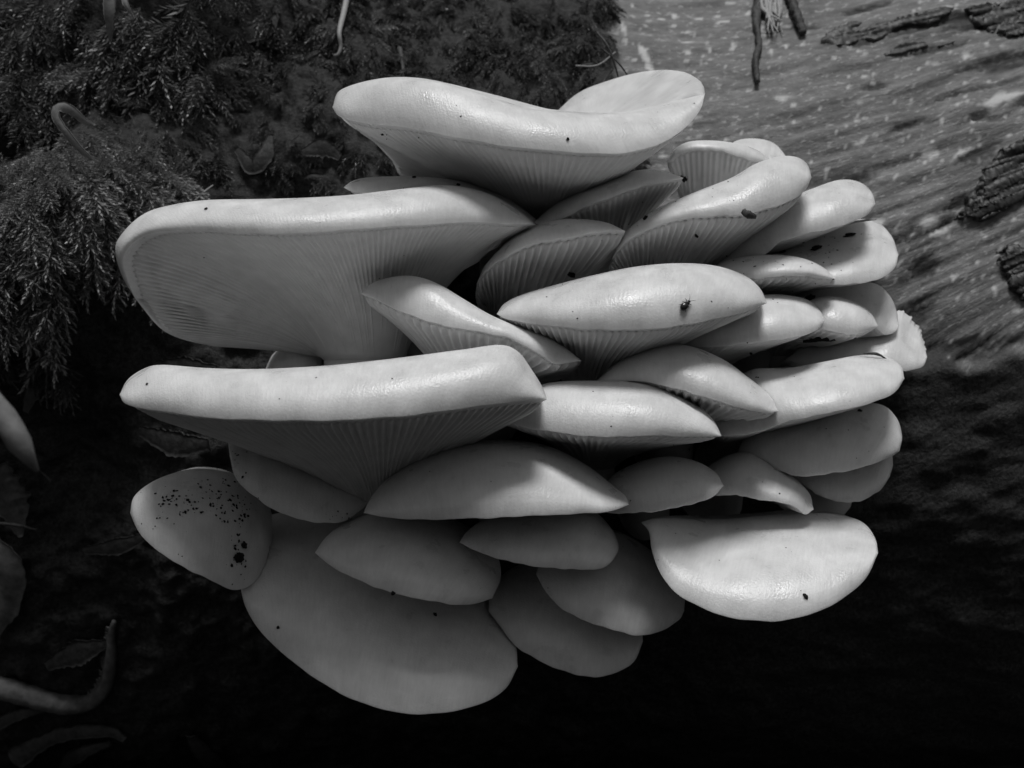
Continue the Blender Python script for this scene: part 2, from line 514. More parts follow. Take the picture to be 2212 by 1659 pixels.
    def under(Rr, frac, ns, u0=0.0):
        """frac: position round the loop 0..1; the front half runs left to right"""
        a = np.where(frac <= 0.5, np.pi - frac * 2 * np.pi, -(frac - 0.5) * 2 * np.pi)
        St = S3 + rs * np.stack([np.cos(a), -np.sin(a) * 1.0, 0 * a], -1)
        dl_ = St - Rr
        q1 = Rr + dl_ * np.array([0.45, 0.45, flat])
        q2 = St - dl_ * np.array([0.12, 0.12, 0.42])
        u = u0 + (1 - u0) * (np.linspace(0, 1, ns) ** 1.15)[:, None, None]
        return (1 - u) ** 3 * Rr + 3 * (1 - u) ** 2 * u * q1 + 3 * (1 - u) * u * u * q2 + u ** 3 * St
    frac = np.concatenate([np.linspace(0, 0.5, nf), 0.5 + 0.5 * np.linspace(0, 1, nb + 2)[1:-1]])
    nst = ns1 + ns2
    und = under(Rall, frac, nst)
    env2 = sstep(0, 0.5, np.linspace(0, 1, nst))[:, None, None]
    mid_c = und + (top - und) * (0.30 * env2)
    mid_g = und + (top - und) * (0.48 * env2)
    root = empty('mushroom', P(S[0], S[1], S[2]))
    tag(root, label, 'mushroom', 'cluster of pale shelf mushrooms on the log')
    # cap = upper skin + flesh underneath
    V = np.vstack([top[:-1].reshape(-1, 3), C3[None], mid_c[:-1].reshape(-1, 3), mid_c[-1].mean(0)[None]])
    nn = n_all
    F = quads(nst - 1, nn, True)
    ic = (nst - 1) * nn
    i = np.arange(nn); j = (i + 1) % nn
    lt = (nst - 2) * nn
    tri = [np.stack([lt + i, lt + j, 0 * i + ic], -1)]
    off = ic + 1
    F2 = quads(nst - 1, nn, True, off, True)
    cm = off + (nst - 1) * nn
    lm = off + (nst - 2) * nn
    tri.append(np.stack([lm + j, lm + i, 0 * i + cm], -1))
    faces = np.vstack([F, F2]).tolist() + np.vstack(tri).tolist()
    # fibre coordinates: across = arc length round the edge, along = distance from the edge
    arc = np.concatenate([[0], np.cumsum(np.linalg.norm(np.diff(Rall, axis=0), axis=1))])
    along = np.concatenate([np.zeros((1, nn)), np.cumsum(np.linalg.norm(np.diff(top, axis=0), axis=2), axis=0)])
    uvt = np.stack([np.broadcast_to(arc * 900, (nst, nn)) + seed % 50, along * 150], -1)
    uv = np.vstack([uvt[:-1].reshape(-1, 2), uvt[-1:, 0], uvt[:-1].reshape(-1, 2), uvt[-1:, 0]])
    cap = make_mesh('cap', V, faces, M_CAP, root, uv=uv)
    # gills = ridged underside + flesh above
    per = int(gills * spg)
    loop = np.vstack([Rall, Rall[:1]])
    sl = np.concatenate([[0], np.cumsum(np.linalg.norm(np.diff(loop, axis=0), axis=1))])
    # more samples where the edge faces the viewer
    uu = np.linspace(0, sl[-1], per, endpoint=False)
    Rg = np.stack([np.interp(uu, sl, loop[:, c]) for c in range(3)], -1)
    fg = np.interp(uu, sl, np.concatenate([frac, [1.0]]))
    ng = 22
    ug = under(Rg, fg, ng, 0.012)
    dth = np.roll(ug, -1, 1) - np.roll(ug, 1, 1)
    dsv = np.gradient(ug, axis=0)
    nrm = np.cross(dth, dsv); nrm /= np.linalg.norm(nrm, axis=2)[..., None] + 1e-12
    inner = mid_g.mean((0, 1))
    sgn = np.sign(np.sum(nrm * (ug - (C3 * 0.5 + ug.mean((0, 1)) * 0.5)), axis=2).mean())
    nrm = nrm * (sgn if sgn else 1)
    idx = np.arange(per)
    gi = idx // spg; fr = (idx % spg) / spg
    jit = rg.uniform(0.75, 1.15, gills)[gi]
    lens = rg.choice([1.0, 1.0, 0.78, 0.55, 0.4], gills)[gi]
    tri_w = np.clip(1 - np.abs(2 * fr - 1) * 1.15, 0, 1)
    sp = np.linalg.norm(dth, axis=2); spn = np.clip(sp / (sp[0:1].mean() + 1e-9), 0.25, 1.2)
    sv_ = np.linspace(0, 1, ng)[:, None]
    tuck = -0.0005 * (1 - sstep(0.0, 0.05, sv_))
    envg = sstep(0.0, 0.08, sv_) * (1 - sstep(0.86, 1.0, sv_)) * (1 - sstep(lens - 0.06, lens + 0.04, sv_)[:, :])
    ug2 = ug + nrm * (amp * tri_w * jit * envg * np.clip(spn * 1.25, 0.3, 1.1) + tuck)[..., None]
    idxf = np.interp(uu, sl, np.arange(nn + 1)) % nn
    i0 = np.floor(idxf).astype(int) % nn; i1 = (i0 + 1) % nn; wf2 = (idxf - np.floor(idxf))[None, :, None]
    mg = mid_g[:, i0] * (1 - wf2) + mid_g[:, i1] * wf2
    mg = mg[::4][1:]
    Vg = np.vstack([ug2.reshape(-1, 3), mg.reshape(-1, 3), mg[-1].mean(0)[None], ug2[-1].mean(0)[None]])
    i = np.arange(per); j = (i + 1) % per
    offm = ng * per
    nm = len(mg)
    Fg = np.vstack([quads(ng, per, True, 0, True), quads(nm, per, True, offm), np.stack([i, j, offm + j, offm + i], -1)])
    cm = offm + nm * per
    tri = np.vstack([np.stack([offm + (nm - 1) * per + i, offm + (nm - 1) * per + j, 0 * i + cm], -1),
                     np.stack([(ng - 1) * per + j, (ng - 1) * per + i, 0 * i + cm + 1], -1)])
    g = make_mesh('gills', Vg, Fg.tolist() + tri.tolist(), M_GILL, root)
    # stem into the log
    rx, ry = S[0] * 0.8 + CORE[0] * 0.2, S[1] * 0.85 + CORE[1] * 0.15 + 20
    E3 = P(rx, ry, 0.475)
    u = np.linspace(0, 1, 12)[:, None]
    c1 = S3 + np.array([0, 0.0, -0.02]); c2 = E3 + np.array([0, -0.03, 0])
    St0 = S3 + np.array([0, 0, 0.004])
    path = (1 - u) ** 3 * St0 + 3 * (1 - u) ** 2 * u * c1 + 3 * (1 - u) * u * u * c2 + u ** 3 * E3
    Vs, Fs = tube(path, np.linspace(rs * 0.99, rs * 1.25, 12), 28)
    make_mesh('stem', Vs, Fs, M_GILL, root)
    return root

ML = []
def add(*a, **k):
    ML.append(mushroom(*a, **k))

# topmost wavy funnel
add('large wavy funnel mushroom crowning the top of the cluster',
    [(718, 232), (735, 195), (800, 172), (880, 166), (960, 180), (1050, 208), (1130, 230), (1210, 241), (1290, 246), (1370, 240), (1440, 226), (1492, 210), (1523, 202)],
    [(735, 252), (790, 266), (870, 275), (960, 291), (1060, 309), (1160, 322), (1260, 331), (1340, 330), (1410, 317), (1470, 284), (1511, 240)],
    (0.362, 0.338, 0.366), W=0.014, phi0=-8,
    back=[(1517, 180, 0.376), (1490, 161, 0.39), (1465, 155, 0.40), (1430, 154, 0.415), (1370, 164, 0.425), (1300, 187, 0.435), (1240, 216, 0.44), (1150, 290, 0.445), (1000, 335, 0.45),
          (880, 385, 0.44), (845, 345, 0.425), (800, 300, 0.405), (752, 268, 0.385)],
    C=(1275, 262, 0.402), S=(1165, 500, 0.425), rs=0.014, gills=150, spg=6, amp=0.0008, flat=0.32, hb=0.004)
# shaded slice behind the big left one
add('thin shaded mushroom peeping out behind the long gilled left mushroom',
    [(742, 405), (765, 389), (805, 382), (900, 380), (1000, 391), (1090, 424), (1150, 466), (1190, 510)],
    [(768, 416), (850, 432), (950, 452), (1080, 490)], (0.385, 0.372, 0.385), W=0.02, S=(1080, 560, 0.43), gills=50, bdep=0.03)
# big left funnel
add('very long left mushroom with broad gilled underside and drooping outer lobe',
    [(292, 645), (264, 597), (249, 545), (258, 512), (300, 470), (350, 448), (450, 433), (600, 428), (750, 421), (830, 412), (900, 403), (950, 400), (1010, 406), (1070, 425), (1120, 456), (1156, 485)],
    [(275, 602), (266, 560), (285, 525), (330, 503), (400, 497), (500, 501), (600, 505), (700, 499), (800, 492), (900, 486), (1000, 480), (1100, 483)],
    (0.364, 0.326, 0.365), W=0.02, phi0=-8,
    back=[(1120, 500, 0.40), (1000, 540, 0.43), (850, 600, 0.445), (700, 640, 0.44), (615, 680, 0.425), (590, 705, 0.415), (550, 726, 0.41), (480, 743, 0.398), (420, 740, 0.388), (350, 712, 0.377)],
    C=(720, 520, 0.39), S=(787, 778, 0.405), rs=0.0165, gills=190, spg=6, amp=0.0007, flat=0.10, hb=0.003)
# little bud
add('small round mushroom bud tucked behind the stem of the long left mushroom',
    [(572, 800), (590, 765), (620, 745), (650, 741), (690, 765), (700, 800)], [(600, 812), (640, 815), (680, 812)],
    (0.42, 0.408, 0.42), W=0.012, S=(650, 880, 0.44), gills=30, bdep=0.012)
# right background pair
add('pale mushroom slice farthest back above the curled gilled one',
    [(1560, 330), (1590, 304), (1632, 298), (1672, 308), (1700, 340)], [(1600, 352), (1650, 356)],
    (0.425, 0.418, 0.425), W=0.02, S=(1600, 450, 0.45), gills=30, bdep=0.02, k=0.5)
add('small bright mushroom with inward curled rim and pale gills against the bare wood',
    [(1443, 350), (1458, 322), (1490, 305), (1545, 303), (1600, 311), (1640, 326), (1668, 350)],
    [(1452, 345), (1468, 333), (1495, 324), (1545, 324), (1600, 339), (1645, 350)],
    (0.402, 0.396, 0.405), W=0.008, back=[(1650, 372, 0.43), (1560, 395, 0.44), (1490, 405, 0.435), (1460, 390, 0.42), (1447, 370, 0.408)],
    C=(1550, 345, 0.418), S=(1535, 450, 0.43), rs=0.012, gills=60, spg=6, amp=0.0004, hb=0.002)
add('slim grey mushroom under the crowning funnel with debris on its tip',
    [(1150, 482), (1200, 441), (1280, 401), (1350, 373), (1420, 365), (1477, 384)],
    [(1180, 487), (1210, 475), (1260, 450), (1320, 425), (1380, 405), (1440, 394)],
    (0.385, 0.368, 0.378), W=0.018, back=[(1440, 420, 0.405), (1380, 465, 0.43), (1300, 500, 0.44), (1200, 500, 0.42)],
    C=(1310, 420, 0.405), S=(1300, 560, 0.432), rs=0.01, gills=80, spg=6)
add('tongue shaped bright mushroom rising right beneath the upper right cap',
    [(1545, 575), (1580, 510), (1640, 462), (1700, 430), (1760, 405), (1812, 388), (1852, 391), (1880, 410), (1891, 440)],
    [(1600, 575), (1652, 550), (1690, 520), (1760, 502), (1820, 486), (1870, 466)],
    (0.405, 0.378, 0.385), W=0.022, k=0.8, S=(1560, 610, 0.44), gills=60, bdep=0.03)
add('broad dished mushroom with dark crumbs on its face below the bright tongue',
    [(1650, 570), (1680, 530), (1740, 505), (1800, 490), (1850, 480), (1892, 481), (1925, 508), (1941, 550)],
    [(1690, 600), (1730, 611), (1780, 616), (1850, 613), (1900, 601), (1932, 580)],
    (0.40, 0.38, 0.395), W=0.045, k=0.3, bm=0.05, S=(1640, 640, 0.44), gills=60, bdep=0.02, pinch=0.4)
add('upper right mushroom with bright sloping cap and dark fan of gills',
    [(1322, 560), (1338, 520), (1362, 490), (1420, 450), (1500, 415), (1580, 384), (1630, 355), (1680, 338), (1720, 338), (1745, 355), (1753, 383)],
    [(1330, 548), (1350, 526), (1390, 500), (1440, 480), (1490, 470), (1550, 465), (1600, 462), (1645, 454), (1700, 437), (1738, 412)],
    (0.378, 0.356, 0.372), W=0.02, back=[(1720, 400, 0.40), (1640, 470, 0.425), (1560, 540, 0.44), (1450, 590, 0.44), (1370, 610, 0.41), (1318, 590, 0.388)],
    C=(1530, 480, 0.40), S=(1440, 660, 0.43), rs=0.013, gills=96, spg=6, amp=0.0016)
add('flat mushroom slice with crumbs on top between the beetle cap and the dished one',
    [(1500, 600), (1545, 572), (1590, 557), (1650, 550), (1720, 555), (1770, 572), (1806, 602)],
    [(1560, 606), (1640, 600), (1700, 595), (1760, 597)],
    (0.388, 0.368, 0.374), W=0.018, S=(1560, 680, 0.43), gills=60, bdep=0.035, flat=0.35)
add('grey shaded rear mushroom with a folded outer end beneath the dished one',
    [(1620, 690), (1660, 650), (1720, 622), (1800, 610), (1885, 611), (1920, 637), (1936, 672), (1942, 705)],
    [(1680, 722), (1760, 735), (1850, 730), (1890, 710), (1912, 724), (1932, 718)],
    (0.405, 0.392, 0.398), W=0.03, k=0.4, bm=0.1, S=(1650, 760, 0.44), gills=50, bdep=0.02)
add('ragged edged mushroom with torn rim sticking out farthest to the bare wood',
    [(1700, 775), (1750, 735), (1850, 700), (1900, 685), (1945, 672), (1968, 690), (1990, 715), (1998, 745), (2003, 772)],
    [(1760, 800), (1850, 806), (1910, 800), (1960, 801), (1993, 792)],
    (0.412, 0.392, 0.398), W=0.03, k=0.35, bm=0.1, S=(1700, 830, 0.445), gills=50, bdep=0.02, ragged=11)
add('plump small mushroom overlapped by the rounded one right of the beetle cap',
    [(1700, 690), (1735, 652), (1765, 643), (1805, 641), (1850, 655), (1880, 676), (1897, 704)],
    [(1735, 712), (1790, 714), (1835, 722), (1872, 717)],
    (0.392, 0.374, 0.382), W=0.018, S=(1700, 770, 0.435), gills=50, bdep=0.03)
add('rounded mushroom tucked under the right end of the beetle cap',
    [(1400, 742), (1440, 690), (1520, 658), (1600, 642), (1660, 636), (1705, 638), (1745, 648), (1770, 668), (1782, 692)],
    [(1440, 742), (1510, 749), (1580, 745), (1650, 738), (1720, 727), (1762, 714)],
    (0.39, 0.358, 0.366), W=0.024, k=0.85, S=(1500, 820, 0.43), gills=80, bdep=0.03)
add('small gilled funnel mushroom in the middle between the two large upper caps',
    [(1030, 612), (1050, 570), (1100, 517), (1150, 489), (1200, 475), (1250, 472), (1310, 480), (1351, 499)],
    [(1038, 600), (1065, 572), (1110, 545), (1150, 527), (1200, 517), (1250, 508), (1300, 500)],
    (0.378, 0.358, 0.366), W=0.014, back=[(1330, 550, 0.39), (1290, 590, 0.41), (1200, 620, 0.425), (1120, 660, 0.42), (1060, 685, 0.405), (1030, 650, 0.39)],
    C=(1200, 530, 0.392), S=(1125, 740, 0.42), rs=0.011, gills=62, spg=6, amp=0.0020, flat=0.3)
add('twisted wavy mushroom in the middle with its pointed tip hanging down',
    [(780, 634), (803, 612), (850, 597), (900, 597), (950, 615), (1000, 645), (1060, 680), (1120, 705), (1180, 725), (1220, 750), (1256, 779)],
    [(820, 651), (860, 669), (920, 692), (980, 708), (1040, 716), (1090, 726), (1140, 750), (1180, 773), (1205, 786)],
    (0.352, 0.338, 0.348), W=0.014, back=[(1240, 800, 0.37), (1180, 815, 0.39), (1080, 800, 0.41), (950, 740, 0.41), (850, 680, 0.385)],
    C=(1000, 690, 0.38), S=(1030, 860, 0.40), rs=0.012, gills=72, spg=6, amp=0.0016)
add('broad smooth mushroom in the middle carrying a small beetle',
    [(1073, 678), (1090, 655), (1130, 635), (1200, 615), (1280, 595), (1380, 575), (1470, 568), (1550, 575), (1610, 595), (1640, 620), (1657, 655)],
    [(1100, 690), (1180, 701), (1270, 710), (1360, 713), (1450, 705), (1530, 691), (1600, 676)],
    (0.352, 0.328, 0.348), W=0.026, S=(1285, 850, 0.40), gills=110, spg=6, rs=0.011, bdep=0.035, flat=0.28)
add('smooth mushroom sloping down right just below the beetle cap',
    [(1285, 826), (1330, 785), (1390, 755), (1440, 743), (1500, 750), (1560, 775), (1610, 810), (1660, 850), (1682, 888)],
    [(1330, 826), (1380, 823), (1450, 836), (1520, 856), (1600, 880), (1655, 893)],
    (0.358, 0.336, 0.342), W=0.024, S=(1450, 960, 0.415), gills=70, bdep=0.035)
add('large lit mushroom at the right with a hollow upper face, under the ragged one',
    [(1530, 930), (1560, 850), (1620, 800), (1700, 795), (1780, 781), (1850, 768), (1910, 769), (1945, 790), (1954, 818)],
    [(1560, 940), (1605, 938), (1650, 929), (1720, 906), (1800, 890), (1880, 871), (1932, 848)],
    (0.375, 0.345, 0.36), W=0.034, k=0.55, bm=0.15, S=(1600, 980, 0.425), gills=80, bdep=0.02)
add('half shaded mushroom overlapped by the tip of the long middle left cap',
    [(1055, 888), (1090, 862), (1180, 828), (1280, 822), (1380, 826), (1440, 841), (1500, 870), (1540, 905), (1559, 942)],
    [(1075, 905), (1130, 922), (1220, 936), (1300, 943), (1400, 942), (1500, 942)],
    (0.345, 0.326, 0.334), W=0.024, S=(1280, 1010, 0.41), gills=90, bdep=0.035)
add('long cylindrical looking mushroom across the left with a fan of gills beneath',
    [(258, 853), (275, 820), (310, 796), (350, 788), (450, 795), (560, 797), (700, 790), (800, 780), (900, 768), (1000, 755), (1080, 745), (1120, 760), (1150, 800), (1175, 842), (1181, 863)],
    [(275, 874), (350, 889), (450, 902), (600, 907), (750, 907), (850, 900), (950, 889), (1050, 875), (1130, 866)],
    (0.326, 0.300, 0.316), W=0.022, back=[(1150, 850, 0.35), (1000, 835, 0.38), (700, 852, 0.395), (450, 852, 0.395), (310, 848, 0.372)], C=(700, 870, 0.35), S=(815, 1120, 0.395), rs=0.010, gills=150, spg=6, amp=0.0013, bdep=0.06, flat=0.3, dep=70)
add('shaded rounded mushroom at the right under the large lit hollow one',
    [(1590, 985), (1620, 930), (1700, 895), (1800, 875), (1895, 872), (1935, 900), (1949, 940), (1943, 975)],
    [(1640, 995), (1685, 1018), (1730, 1029), (1800, 1022), (1860, 1010), (1918, 990)],
    (0.39, 0.362, 0.372), W=0.03, k=0.6, bm=0.15, S=(1700, 990, 0.435), gills=60, bdep=0.02)
add('small dark mushroom lowest of the right hand stack',
    [(1720, 1030), (1760, 995), (1840, 975), (1915, 972), (1929, 1000), (1922, 1030)],
    [(1750, 1058), (1795, 1080), (1850, 1084), (1898, 1062)],
    (0.392, 0.378, 0.385), W=0.024, k=0.5, bm=0.15, S=(1800, 1050, 0.44), gills=40, bdep=0.02)
add('dim mushroom with a drooping end behind the two caps above the lowest dished one',
    [(1500, 1050), (1540, 1000), (1600, 975), (1650, 985), (1700, 1020), (1745, 1062), (1758, 1100)],
    [(1545, 1070), (1595, 1070), (1650, 1080), (1712, 1092), (1738, 1111)],
    (0.375, 0.356, 0.36), W=0.03, k=0.6, bm=0.2, S=(1560, 1060, 0.43), gills=50, bdep=0.02)
add('dim rounded mushroom beside the right end of the domed middle cap',
    [(1280, 1090), (1320, 1030), (1380, 998), (1440, 986), (1500, 995), (1545, 1020), (1563, 1050)],
    [(1320, 1109), (1380, 1107), (1450, 1099), (1530, 1078)],
    (0.365, 0.345, 0.352), W=0.028, k=0.6, bm=0.2, S=(1400, 1080, 0.42), gills=50, bdep=0.02)
add('domed mushroom at the centre with a light patch and glossy edge',
    [(785, 1108), (803, 1072), (850, 1020), (920, 980), (1000, 957), (1090, 950), (1180, 962), (1260, 1000), (1320, 1045), (1350, 1070), (1359, 1090)],
    [(850, 1119), (950, 1123), (1050, 1119), (1150, 1114), (1250, 1110), (1320, 1104)],
    (0.342, 0.322, 0.338), W=0.038, k=0.7, S=(1080, 1100, 0.41), gills=100, bdep=0.02)
add('small drooping mushroom with crumbs on its edge beneath the fan of gills on the left',
    [(496, 985), (498, 940), (560, 930), (650, 970), (740, 1030), (800, 1085)],
    [(508, 1030), (540, 1065), (590, 1100), (640, 1120), (690, 1129), (740, 1126), (772, 1108)],
    (0.365, 0.352, 0.38), W=0.034, k=0.35, bm=0.05, S=(700, 1080, 0.425), gills=50, bdep=0.015)
add('lower left mushroom speckled with dark soil',
    [(281, 1108), (290, 1072), (330, 1040), (385, 1019), (440, 1013), (520, 1030), (580, 1090), (590, 1170)],
    [(300, 1150), (340, 1190), (400, 1226), (460, 1256), (515, 1275), (565, 1240)],
    (0.352, 0.344, 0.390), W=0.03, k=0.35, bm=0.05, S=(560, 1220, 0.43), gills=60, bdep=0.012, pinch=0.4)
add('biggest drooping mushroom at the bottom of the cluster with glossy rim',
    [(517, 1255), (510, 1180), (560, 1120), (700, 1100), (850, 1120), (960, 1180), (1060, 1290), (1110, 1380), (1119, 1440)],
    [(530, 1310), (560, 1360), (610, 1411), (680, 1466), (740, 1500), (820, 1531), (900, 1543), (980, 1536), (1040, 1520), (1092, 1488)],
    (0.366, 0.346, 0.366), W=0.072, k=0.25, bm=0.05, S=(850, 1380, 0.43), gills=90, bdep=0.012, pinch=0.35)
add('smooth oval mushroom lying over the biggest drooping one',
    [(680, 1194), (708, 1156), (760, 1122), (840, 1100), (950, 1110), (1030, 1150), (1072, 1195), (1082, 1245), (1064, 1292)],
    [(720, 1226), (790, 1260), (870, 1286), (960, 1304), (1020, 1305)],
    (0.352, 0.334, 0.352), W=0.046, k=0.45, bm=0.1, S=(900, 1250, 0.41), gills=60, bdep=0.015, pinch=0.45)
add('lowest shaded mushroom hanging between the biggest one and its neighbour',
    [(1055, 1320), (1062, 1270), (1120, 1220), (1220, 1210), (1320, 1260), (1380, 1330), (1389, 1385)],
    [(1080, 1352), (1120, 1400), (1190, 1440), (1270, 1461), (1325, 1456), (1370, 1428)],
    (0.385, 0.370, 0.384), W=0.045, k=0.35, bm=0.05, S=(1220, 1350, 0.44), gills=50, bdep=0.012, pinch=0.4)
add('shaded round mushroom half covered by the big dished one at lower right',
    [(1158, 1240), (1180, 1180), (1250, 1140), (1340, 1150), (1430, 1210), (1475, 1280), (1478, 1320)],
    [(1182, 1282), (1222, 1320), (1290, 1351), (1370, 1371), (1420, 1366), (1464, 1342)],
    (0.372, 0.356, 0.37), W=0.045, k=0.35, bm=0.05, S=(1300, 1270, 0.43), gills=50, bdep=0.012, pinch=0.4)
add('small flat mushroom with pointed end tucked under the domed middle cap',
    [(992, 1172), (1012, 1145), (1060, 1115), (1160, 1095), (1270, 1100), (1318, 1138), (1336, 1182), (1322, 1214)],
    [(1040, 1195), (1100, 1213), (1180, 1226), (1250, 1231), (1298, 1228)],
    (0.35, 0.338, 0.35), W=0.034, k=0.5, bm=0.1, S=(1180, 1190, 0.42), gills=50, bdep=0.015, pinch=0.45)
add('large dished mushroom at the lower right with a bright rolled edge',
    [(1385, 1128), (1430, 1118), (1540, 1122), (1640, 1114), (1720, 1109), (1800, 1110), (1860, 1126), (1890, 1160), (1897, 1195)],
    [(1402, 1150), (1408, 1190), (1425, 1235), (1455, 1276), (1505, 1307), (1565, 1331), (1640, 1343), (1720, 1335), (1800, 1306), (1868, 1252)],
    (0.362, 0.328, 0.345), W=0.05, k=0.25, bm=0.03, S=(1560, 1230, 0.42), gills=80, bdep=0.008, pinch=0.35)

# ------------------------------------------------------------------ placing things on what the camera sees of a surface
bpy.context.view_layer.update()
DG = bpy.context.evaluated_depsgraph_get()
ORI = Vector((0, 0, CAM_Z))
def hit(px, py, only=None):
    """surface point and normal under a frame position; only = name prefix to look through everything else"""
    o = ORI.copy(); dr = (Vector(P(px, py, 1.0)) - ORI).normalized()
    for _ in range(40):
        ok, loc, nor, idx, ob, mx = scene.ray_cast(DG, o, dr)
        if not ok: return None
        if only is None or ob.name.split('.')[0] == only:
            if nor.dot(dr) > 0: nor = -nor
            return np.array(loc), np.array(nor)
        o = loc + dr * 1e-4
    return None

def unit(v): return v / (np.linalg.norm(v) + 1e-12)

# ------------------------------------------------------------------ bark plates on the log (parts of it)
def bark_patch(poly, name='bark_plate', lift=0.002, ridge=0.002, step=5.0, mat=None, along=True, seed=0, fu=0.02, fv=0.14):
    poly = np.array(poly, float)
    x0, y0 = poly.min(0); x1, y1 = poly.max(0)
    nx, ny = int((x1 - x0) / step) + 2, int((y1 - y0) / step) + 2
    gx, gy = np.meshgrid(np.linspace(x0, x1, nx), np.linspace(y0, y1, ny))
    # distance inside the outline
    def edge_dist(px, py):
        dmin = np.full(px.shape, 1e9); ins = np.zeros(px.shape, bool)
        for a, b in zip(poly, np.roll(poly, -1, 0)):
            ab = b - a; t = np.clip(((px - a[0]) * ab[0] + (py - a[1]) * ab[1]) / (ab @ ab), 0, 1)
            dmin = np.minimum(dmin, np.hypot(px - a[0] - t * ab[0], py - a[1] - t * ab[1]))
            c = ((a[1] > py) != (b[1] > py)) & (px < (b[0] - a[0]) * (py - a[1]) / (b[1] - a[1] + 1e-9) + a[0])
            ins ^= c
        return np.where(ins, dmin, -dmin)
    jag = (fbm(gx * 0.02, grain_v(gx, gy) * 0.05, 3, 50 + seed) - 0.5) * 30
    e = edge_dist(gx, gy) + jag
    keep = e > -step * 0.8
    idx = -np.ones(gx.shape, int); V = []
    gv = grain_v(gx, gy)
    rd = np.abs(fbm(gx * fu, gv * fv, 3, 60 + seed) - 0.5) * 2
    for i in range(ny):
        for j in range(nx):
            if keep[i, j]:
                r = hit(gx[i, j], gy[i, j], 'trunk')
                if r is None: keep[i, j] = False; continue
                h = -0.002 + (lift + 0.002 + ridge * (1 - rd[i, j] * 2.2)) * float(sstep(-step * 0.6, step * 0.8, e[i, j]))
                idx[i, j] = len(V); V.append(r[0] + r[1] * h)
    F = [[idx[i, j], idx[i + 1, j], idx[i + 1, j + 1], idx[i, j + 1]] for i in range(ny - 1) for j in range(nx - 1)
         if min(idx[i, j], idx[i + 1, j], idx[i + 1, j + 1], idx[i, j + 1]) >= 0]
    if F:
        make_mesh(name, np.array(V), F, mat or M_RIDGE, LOG)

RK = dict(fu=0.008, fv=0.10)
bark_patch([(2068, 472), (2095, 415), (2112, 385), (2150, 348), (2212, 300), (2290, 280), (2290, 410), (2190, 436), (2150, 462), (2105, 480)], lift=0.002, ridge=0.0011, step=3, seed=1, **RK)
bark_patch([(2150, 560), (2185, 535), (2290, 520), (2290, 660), (2200, 640), (2165, 600)], lift=0.002, ridge=0.0011, step=3, seed=2, **RK)
bark_patch([(1772, 90), (1800, 60), (1900, 50), (2000, 26), (2060, 18), (2020, 50), (1960, 62), (1900, 80), (1830, 98)], lift=0.0006, ridge=0.0012, step=3, seed=3, **RK)
bark_patch([(2080, 20), (2212, -10), (2290, -20), (2290, 70), (2200, 84), (2130, 74), (2100, 50)], lift=0.001, ridge=0.0014, step=3, seed=4, **RK)
bark_patch([(1880, 120), (1960, 98), (2060, 92), (2010, 108), (1920, 126)], lift=0.0003, ridge=0.001, step=3, seed=5, **RK)
# ------------------------------------------------------------------ moss
def frond_template(rg, L=1.0, branches=8, leaves=46, leaf=0.085, droop=0.5):
    """feathery moss shoot of unit length along +X, curving towards -Z"""
    Vs, Fs, Ts = [], [], []
    def shoot(p0, d0, length, n, lf, curve):
        s = np.linspace(0.04, 1, n)
        side0 = unit(np.cross(d0, [0, 0, 1]) + 1e-6)
        pos = p0 + d0 * (s * length)[:, None] + np.array([0, 0, -1.0]) * (curve * s ** 2 * length)[:, None]
        tan = np.gradient(pos, axis=0); tan /= np.linalg.norm(tan, axis=1)[:, None]
        for i in range(n):
            b = unit(np.cross(tan[i], [0.1, 0.3, 1.0])); c = np.cross(b, tan[i])
            psi = i * 2.4 + rg.uniform(-0.4, 0.4)
            rad = math.cos(psi) * b + math.sin(psi) * c
            tp = (1 - 0.55 * s[i] ** 2)
            spread = math.radians(rg.uniform(22, 50) * (1 - 0.5 * s[i]))
            dd = unit(math.cos(spread) * tan[i] + math.sin(spread) * rad)
            w = unit(np.cross(dd, rad)) * lf * 0.10
            l = lf * tp * rg.uniform(0.8, 1.2)
            q = len(Vs)
            Vs.extend([pos[i], pos[i] + dd * l * 0.4 + w, pos[i] + dd * l + rad * l * 0.12, pos[i] + dd * l * 0.4 - w])
            Fs.append([q, q + 1, q + 2, q + 3]); Ts.extend([0.25 + 0.45 * s[i], 0.5 + 0.3 * s[i], 0.7 + 0.3 * s[i], 0.5 + 0.3 * s[i]])
        return pos, tan
    pos, tan = shoot(np.zeros(3), np.array([1.0, 0, 0]), L, leaves, leaf, droop)
    for k in range(branches):
        i = int((0.12 + 0.7 * k / max(1, branches)) * leaves)
        sd = 1 if k % 2 else -1
        d0 = unit(tan[i] * 0.75 + np.array([0, sd * rg.uniform(0.5, 0.8), rg.uniform(-0.1, 0.35)]))
        shoot(pos[i], d0, L * rg.uniform(0.22, 0.4) * (1 - 0.4 * k / max(1, branches)), 17, leaf * 0.8, 0.25)
    return np.array(Vs), np.array(Fs), np.array(Ts)

rgm = np.random.default_rng(5)
TPL = [frond_template(rgm, 1, int(rgm.integers(5, 10)), 62, rgm.uniform(0.13, 0.18), rgm.uniform(0.1, 0.6)) for _ in range(8)]
SHORT = [frond_template(rgm, 1, int(rgm.integers(2, 5)), 34, rgm.uniform(0.22, 0.34), rgm.uniform(0.0, 0.5)) for _ in range(6)]

